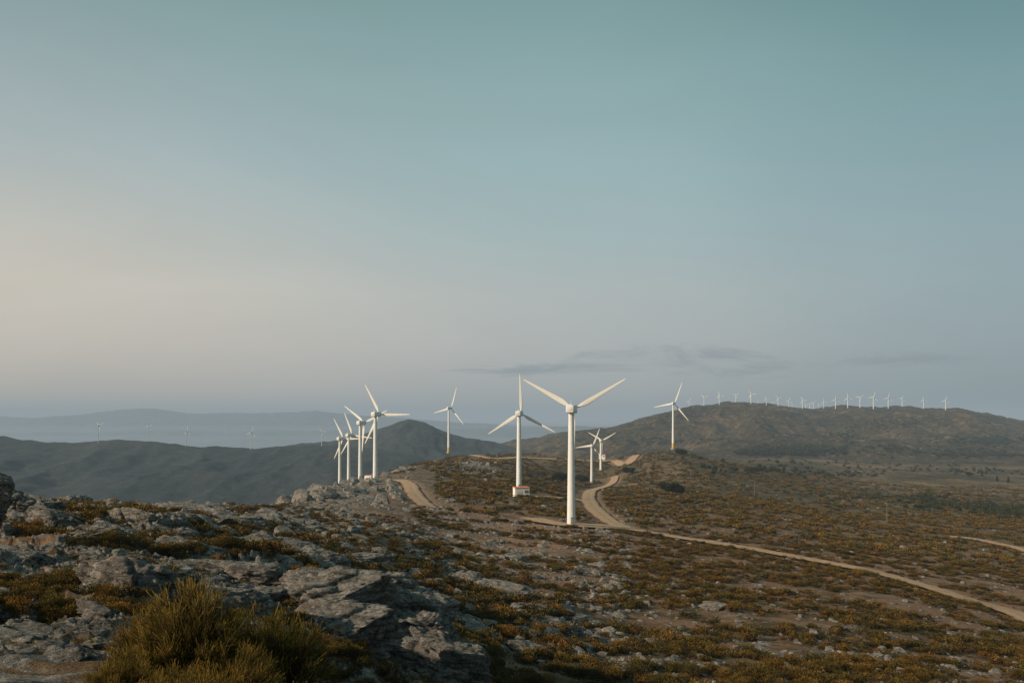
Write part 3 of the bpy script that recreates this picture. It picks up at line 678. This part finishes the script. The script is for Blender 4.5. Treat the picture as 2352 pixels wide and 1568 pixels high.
# ------------------------------------------------------------------ transformer houses
m_wall=paint("whitewashed_render",(0.76,0.74,0.70),0.85,0.12); 
h=M("orange_roof_tiles"); o_=h.obj(); wv=h.n('ShaderNodeTexWave'); wv.inputs['Scale'].default_value=5; wv.bands_direction='X'; h.ll(o_,wv.inputs['Vector']); h.col(h.mix(h.noise(3,4,0.6,o_),(0.55,0.17,0.09),(0.70,0.28,0.16))); h.bump(wv.outputs['Fac'],0.7,0.08); m_tile=h.m
m_dark=paint("dark_louvre",(0.20,0.21,0.21)); m_gdoor=paint("grey_steel_door",(0.58,0.59,0.58))
def house_meshes():
    w,dp,hh,rise=5.6,3.4,3.1,0.12
    bm=bmesh.new(); box_bm(bm,(0,0,hh/2-0.6),(w,dp,hh+1.2),0.02)
    for v in bm.verts:
        if v.co.z>1 and v.co.y>0: v.co.z+=rise
    wall=bm_mesh("wall_mesh",bm,[m_wall],False)
    bm=bmesh.new(); box_bm(bm,(0,0,hh+rise/2+0.12),(w+0.35,dp+0.4,0.2),0.03,Matrix.Rotation(math.atan2(rise,dp),3,'X')); roof=bm_mesh("roof_mesh",bm,[m_tile],False)
    bm=bmesh.new(); 
    for sx in (-0.52,0.52): box_bm(bm,(sx,-0.03,1.05),(1.0,0.08,2.1),0.01)
    box_bm(bm,(0.1,-0.09,1.1),(0.05,0.06,0.25),0); door=bm_mesh("door_mesh",bm,[m_gdoor],False)
    bm=bmesh.new()
    for k in range(8): box_bm(bm,(0,-0.05,0.1+k*0.13),(1.2,0.05,0.08),0,Matrix.Rotation(0.5,3,'X'))
    for sx in (-0.64,0.64): box_bm(bm,(sx,-0.05,0.55),(0.08,0.09,1.15),0)
    vent=bm_mesh("vent_mesh",bm,[m_dark],False)
    return wall,roof,door,vent
HM=house_meshes()
for px,py,rz,lab,d,sc in [(1197,1143,0.25,"small white transformer house with orange tiled roof",None,0.95),(848,1102,-0.4,"white shed with orange roof among the rocks",372,0.65),(1383,1052,-0.2,"low shed with red roof on the plateau",790,1.1)]:
    if d is None: x,y=ray(px,py,200,400); z=Hpt(x,y)
    else: x,y,z=tz(px,py,d)
    e=bpy.data.objects.new("transformer_house",None); e.location=(x,y,z+0.5 if d is None else z+0.1); e.rotation_euler=(0,0,rz); e.scale=(sc,)*3; link(e); tag(e,lab,category="utility building",group="transformer houses by the turbines")
    child("wall",HM[0],e); child("roof",HM[1],e); child("door",HM[2],e,(-1.2,-1.7,0)); child("vent",HM[3],e,(1.6,-1.7,1.2))

# ------------------------------------------------------------------ poles
m_wood=paint("weathered_wood",(0.20,0.175,0.15),0.9,0.3)
def pole_mesh():
    V,Fc=lathe([(0.16,-0.5),(0.15,0),(0.10,10),(0.01,10.02)],12); return pymesh("pole_mesh",V,Fc,[m_wood],True)
def arm_mesh():
    bm=bmesh.new(); box_bm(bm,(0,0,0),(1.8,0.14,0.16),0.02)
    for sx in (-0.8,0,0.8):
        box_bm(bm,(sx,0,0.2),(0.1,0.1,0.28),0.03)
    return bm_mesh("crossarm_mesh",bm,[m_wood])
PMs=(pole_mesh(),arm_mesh())
for px,py,tall in [(2037,1200,52),(1733,1138,36),(1587,1108,26),(1468,1078,26)]:
    x,y=ray(px,py,250,1400,Hfull); s=tall/F*y/10.0; s=min(max(s,0.7),1.6)
    e=bpy.data.objects.new("utility_pole",None); e.location=(x,y,Hpt(x,y)); e.scale=(s,)*3; e.rotation_euler=(0,0,0.5); link(e); tag(e,"thin wooden power pole on the open heath",category="utility pole",group="power poles crossing the heath")
    child("post",PMs[0],e); child("crossarm",PMs[1],e,(0,0,9.5))

# ------------------------------------------------------------------ trees
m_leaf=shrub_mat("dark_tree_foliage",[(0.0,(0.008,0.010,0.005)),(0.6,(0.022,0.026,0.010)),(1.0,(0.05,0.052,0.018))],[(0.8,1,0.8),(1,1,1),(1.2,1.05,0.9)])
m_bark=paint("tree_bark",(0.09,0.07,0.05),0.95,0.4)
def tree_mesh(seed,h=6.0,w=4.5,n=2600,pine=False):
    r=np.random.default_rng(seed); bm=bmesh.new()
    def limb(a,b,r0,r1):
        a=Vector(a);b=Vector(b);d=(b-a); L=d.length; q=d.to_track_quat('Z','Y').to_matrix().to_4x4()
        bmesh.ops.create_cone(bm,segments=8,radius1=r0,radius2=r1,depth=L,matrix=Matrix.Translation((a+b)/2)@q)
    limb((0,0,-0.4),(0,0,h*0.75 if pine else h*0.4),0.22,0.1)
    if pine:
        lob=[]
        for k in range(16):
            t=k/15; a=k*2.4; rr=w*0.42*(1-t*0.8)*r.uniform(0.6,1); c=(math.cos(a)*rr*0.6,math.sin(a)*rr*0.6,h*(0.28+0.7*t)); lob.append((c,max(0.3,rr*0.7))); limb((0,0,c[2]-0.2),c,0.06,0.02)
    else:
        lob=[]
        for k in range(11):
            a=r.uniform(0,6.28); rr=w*0.36*r.uniform(0.2,1); c=(math.cos(a)*rr,math.sin(a)*rr,h*r.uniform(0.38,0.82)); lob.append((c,w*r.uniform(0.16,0.26))); limb((0,0,h*0.3),c,0.1,0.03)
    tm=bm_mesh("trunk_mesh",bm,[m_bark])
    k=r.integers(0,len(lob),n); C=np.array([l[0] for l in lob])[k]; R=np.array([l[1] for l in lob])[k]
    dv=r.normal(size=(n,3)); dv/=np.linalg.norm(dv,axis=1)[:,None]; p=C+dv*(R*r.uniform(0.5,1.1,n))[:,None]*np.array([1,1,0.75]); p[:,2]=np.maximum(p[:,2],0.15)
    s=0.17*r.uniform(0.7,1.5,n)[:,None]; ax=dv+r.normal(size=(n,3))*0.5; ax/=np.linalg.norm(ax,axis=1)[:,None]; sd=np.cross(ax,r.normal(size=(n,3))); sd/=np.linalg.norm(sd,axis=1)[:,None]
    V=np.stack([p-sd*s,p+sd*s,p+ax*s*1.8],1).reshape(-1,3)
    me=np_mesh("crown_mesh",V,np.arange(3*n).reshape(-1,3),3,False,{"height":np.clip(V[:,2]/h,0,1)*0.7+0.3*np.repeat(r.uniform(0,1,n),3)}); me.materials.append(m_leaf)
    return tm,me
OT=[tree_mesh(900+i,5.0,6.5,3000) for i in range(3)]; PT=[tree_mesh(930+i,8,4.0,2000,True) for i in range(3)]
def tree(px,py,hpx,pine=False,dmin=250,fn=Hfull,z=None,y=None):
    if y is None: x,y=ray(px,py,dmin,1500,fn); z=Hpt(x,y)
    else: x=(px-CX)/F*y
    tm,cm=random.choice(PT if pine else OT); s=hpx/F*y/(8 if pine else 5.0)
    e=bpy.data.objects.new("pine_tree" if pine else "oak_tree",None); e.location=(x,y,z); e.scale=(s,)*3; e.rotation_euler=(0,0,random.uniform(0,6)); link(e)
    tag(e,"dark pine tree on the valley heath" if pine else "low dark evergreen oak standing on the heath",category="tree",group="scattered pines" if pine else "scattered oaks")
    child("trunk",tm,e); child("crown",cm,e)
for a in [(1278,1106,24),(1292,1107,22),(1333,1110,22),(1345,1108,16),(1440,1088,16),(1449,1088,14),(1530,1132,26),(1545,1134,28),(1560,1134,22),(1568,1046,16),(1560,1044,14),(2225,1094,12)]: tree(*a)
for a in [(2256,1096,15),(2290,1108,17),(2316,1112,18),(1990,1140,12),(2205,1060,10)]: tree(*a,pine=True,dmin=400)
plant=[]
def grove(n,pts,hs):
    for i in range(n):
        px,py,sx,sy=pts[random.randrange(len(pts))]
        a=px+random.gauss(0,sx); b=py+random.gauss(0,sy)
        x,y=ray(a,b,300,1500,Hbase); s=random.uniform(*hs); z=float(Hbase(np.array([x]),np.array([y]))[0])
        plant.append((x,y,z-0.3,s,random.uniform(0,6),0.0,random.uniform(1.2,2.0),random.randrange(8)))
grove(420,[(2000,1146,45,3),(2100,1155,45,3),(2200,1165,45,4),(2300,1175,40,5),(2350,1185,40,5)],(1.6,2.8))
grove(60,[(1900,1138,25,2),(2130,1142,40,3)],(1.5,2.5))
grove(260,[(2250,1085,90,5),(1950,1090,90,5),(1750,1080,70,4),(2100,1075,120,5),(1900,1062,120,4)],(1.5,3.6))
def hgrove(n,px,sx,q,sq,hs):
    X,D,Z=HR; nv,nu=X.shape; m=int(nv*0.64)
    G=Hfull(X[:m],D[:m]); 
    for i in range(n):
        a=random.gauss(px,sx); u=int(np.clip((a-1050)/(3200-1050)*(nu-1),0,nu-1))
        ap=np.abs((HY-F*Z[:m,u]/D[:m,u])-random.gauss(q,sq)); ap=np.where(Z[:m,u]>G[:,u]+0.5,ap,1e6)
        row=np.argmin(ap)
        s=random.uniform(*hs); plant.append((X[row,u],D[row,u],Z[row,u]-0.5,s,random.uniform(0,6),0.0,random.uniform(0.8,1.4),random.randrange(8)))
hgrove(420,1820,45,1037,4,(5,10)); hgrove(110,1730,18,1040,2,(5,9)); hgrove(60,1940,22,1003,5,(3,6)); hgrove(160,2290,60,1012,5,(4,7)); hgrove(120,2250,50,1045,3,(4,7)); hgrove(60,1885,14,1032,3,(4,8)); hgrove(60,1500,60,1015,5,(3,6)); hgrove(60,2060,80,975,8,(3,5)); hgrove(120,2050,150,1030,8,(3,6))
V_,F_,A_,B_=merge(plant,[leafclump(960+i,150,0.24,5) for i in range(8)],True)
me=np_mesh("far_woodland",V_,F_,3,False,{"height":B_,"tint":A_}); me.materials.append(m_leaf); o=link(bpy.data.objects.new("far_woodland",me)); tag(o,"dark belts of trees in the far valley",category="woodland",kind="stuff")
print("trees",time.time()-T0)

# ------------------------------------------------------------------ hazy air (volume dome, closes the sky) and valley mist
def air_mat(name,sig,colr):
    hz=bpy.data.materials.new(name); hz.use_nodes=True; nt=hz.node_tree; nt.nodes.clear()
    ou=nt.nodes.new('ShaderNodeOutputMaterial'); ab=nt.nodes.new('ShaderNodeVolumeAbsorption'); em=nt.nodes.new('ShaderNodeEmission'); ad=nt.nodes.new('ShaderNodeAddShader')
    ab.inputs['Color'].default_value=(0,0,0,1); ab.inputs['Density'].default_value=sig
    em.inputs['Color'].default_value=(*colr,1); em.inputs['Strength'].default_value=sig
    nt.links.new(ab.outputs[0],ad.inputs[0]); nt.links.new(em.outputs[0],ad.inputs[1]); nt.links.new(ad.outputs[0],ou.inputs['Volume']); return hz
bm=bmesh.new(); bmesh.ops.create_cone(bm,cap_ends=True,cap_tris=False,segments=96,radius1=29000,radius2=29000,depth=900)
for v in bm.verts: v.co.z+= -330
me=bpy.data.meshes.new("sky"); bm.to_mesh(me); bm.free(); me.materials.append(air_mat("hazy_air",0.000118,(0.285,0.34,0.365)))
sky=link(bpy.data.objects.new("sky",me)); tag(sky,"hazy evening air under a pale teal sky",category="sky",kind="structure")
def mist(c,s,sig,colr,lab):
    bm=bmesh.new(); bmesh.ops.create_uvsphere(bm,u_segments=48,v_segments=24,radius=1)
    for v in bm.verts: v.co=Vector((c[0]+v.co.x*s[0],c[1]+v.co.y*s[1],c[2]+v.co.z*s[2]))
    me=bpy.data.meshes.new("valley_mist"); bm.to_mesh(me); bm.free(); me.materials.append(air_mat("valley_mist",sig,colr))
    o=link(bpy.data.objects.new("valley_mist",me)); tag(o,lab,category="mist",kind="stuff")
mist((-3000,6200,-340),(9000,3600,250),0.00007,(0.33,0.38,0.40),"pale mist lying over the lowland beyond the hills")
mist((-3000,5600,-350),(7600,2900,190),0.00007,(0.33,0.38,0.40),"pale mist lying over the lowland beyond the hills")

# ------------------------------------------------------------------ world
SUN_EL=25.0; SUN_AZ=-115.0
w=bpy.data.worlds.new("World"); scene.world=w; w.use_nodes=True; nt=w.node_tree; nt.nodes.clear()
class W(M):
    def __init__(s,nt): s.nt=nt
W_=W(nt)
out=nt.nodes.new('ShaderNodeOutputWorld'); bg=nt.nodes.new('ShaderNodeBackground'); nt.links.new(bg.outputs[0],out.inputs[0])
stx=nt.nodes.new('ShaderNodeTexSky'); stx.sky_type='NISHITA'; stx.sun_disc=False; stx.sun_elevation=math.radians(SUN_EL); stx.sun_rotation=math.radians(SUN_AZ%360); stx.dust_density=2.0; stx.altitude=600
tc=nt.nodes.new('ShaderNodeTexCoord'); sp=nt.nodes.new('ShaderNodeSeparateXYZ'); nt.links.new(tc.outputs['Generated'],sp.inputs[0])
el=W_.math('ARCSINE',sp.outputs['Z']); az=W_.math('ARCTAN2',sp.outputs['X'],sp.outputs['Y'])
def lin(r,g_,b): 
    f=lambda c:(c/255/12.92 if c/255<=0.04045 else ((c/255+0.055)/1.055)**2.4)
    return (f(r),f(g_),f(b))
eln=W_.math('MULTIPLY',el,1/0.6,None,True)
def er(py,px=1176): return math.atan((HY-py)/F/math.sqrt(1+((px-CX)/F)**2))/0.6
L_=W_.ramp(eln,[(0,lin(170,168,165)),(er(900),lin(183,178,171)),(er(800),lin(200,192,181)),(er(680),lin(207,200,187)),(er(560),lin(194,194,186)),(er(400),lin(172,184,185)),(er(150),lin(145,167,168)),(er(0),lin(131,158,158)),(1.0,lin(118,148,150))])
C_=W_.ramp(eln,[(0,lin(153,160,164)),(er(900),lin(165,170,172)),(er(800),lin(176,179,178)),(er(680),lin(177,184,182)),(er(540),lin(165,184,185)),(er(380),lin(156,182,184)),(er(200),lin(145,174,175)),(er(0),lin(129,162,162)),(1.0,lin(110,148,151))])
R_=W_.ramp(eln,[(0,lin(124,143,152)),(er(900),lin(133,150,157)),(er(800),lin(145,161,167)),(er(680),lin(148,168,172)),(er(500),lin(140,166,171)),(er(300),lin(124,158,161)),(er(150),lin(110,147,149)),(er(0),lin(96,135,138)),(1.0,lin(90,130,134))])
def mr(v,a,b):
    m=nt.nodes.new('ShaderNodeMapRange'); m.interpolation_type='SMOOTHSTEP'; nt.links.new(v,m.inputs['Value']); m.inputs['From Min'].default_value=a; m.inputs['From Max'].default_value=b; return m.outputs[0]
wob=W_.math('MULTIPLY',W_.math('SUBTRACT',W_.noise(2.2,3,0.5,tc.outputs['Generated']),0.5),0.18)
az2=W_.math('ADD',az,wob)
s1=W_.mix(mr(az2,-0.62,0.10),L_,C_); s2=W_.mix(mr(az2,0.02,0.66),s1,R_)
mp=nt.nodes.new('ShaderNodeMapping'); mp.inputs['Scale'].default_value=(1.0,1.0,5.0); mp.inputs['Location'].default_value=(0.3,0,0); nt.links.new(tc.outputs['Generated'],mp.inputs[0])
cn=W_.noise(9.0,9,0.66,mp.outputs[0],0.6)
def bank(a0,e0,ra,re):
    u=W_.math('POWER',W_.math('ABSOLUTE',W_.math('MULTIPLY',W_.math('SUBTRACT',az,a0),1/ra)),2.0); v=W_.math('POWER',W_.math('ABSOLUTE',W_.math('MULTIPLY',W_.math('SUBTRACT',el,e0),1/re)),2.0)
    return W_.math('SUBTRACT',1.0,W_.math('ADD',u,v))
def DA(px): return math.atan((px-CX)/F)
def DE(px,py): return math.atan((HY-py)/F/math.sqrt(1+((px-CX)/F)**2))
b1=W_.math('MAXIMUM',bank(DA(1290),DE(1290,848),0.14,0.011),bank(DA(1560),DE(1560,822),0.13,0.018))
b2=W_.math('MAXIMUM',bank(DA(2090),DE(2090,828),0.085,0.012),bank(DA(1760),DE(1760,850),0.14,0.013))
bb_=W_.math('MAXIMUM',W_.math('MAXIMUM',b1,b2),-1.0)
cm_=mr(W_.math('ADD',W_.math('MULTIPLY',bb_,0.20),cn),0.50,0.82)
s3=W_.mix(W_.math('MULTIPLY',cm_,0.80),s2,lin(138,148,155))
mp2=nt.nodes.new('ShaderNodeMapping'); mp2.inputs['Scale'].default_value=(1.0,1.0,3.0); mp2.inputs['Rotation'].default_value=(0,0.25,0); nt.links.new(tc.outputs['Generated'],mp2.inputs[0])
vn=W_.noise(1.6,6,0.6,mp2.outputs[0],0.7)
s4=W_.mix(1.0,s3,W_.ramp(vn,[(0.3,0.96),(0.7,1.04)]),'MULTIPLY')
skyn=W_.mix(1.0,stx.outputs[0],(0.085,0.085,0.08),'MULTIPLY')
fin=W_.mix(0.08,s4,skyn)
nt.links.new(fin,bg.inputs['Color']); bg.inputs['Strength'].default_value=1.0

sl=bpy.data.lights.new("sun",'SUN'); sl.energy=4.95; sl.angle=math.radians(0.6); sl.color=(1.0,0.81,0.60)
so=link(bpy.data.objects.new("sun",sl))
a=math.radians(SUN_AZ); e_=math.radians(SUN_EL); sd=Vector((math.sin(a)*math.cos(e_),math.cos(a)*math.cos(e_),math.sin(e_)))
so.rotation_euler=sd.to_track_quat('Z','Y').to_euler(); so.location=sd*50

cam=bpy.data.cameras.new("camera"); cam.sensor_width=36; cam.lens=28.0; cam.shift_y=(HY-784)/2352.0; cam.clip_start=0.1; cam.clip_end=80000
co=link(bpy.data.objects.new("camera",cam)); co.location=(0,0,0); co.rotation_euler=(math.radians(90),0,0); scene.camera=co
scene.view_settings.view_transform='Standard'; scene.view_settings.look='None'; scene.view_settings.exposure=0
print("done",time.time()-T0)
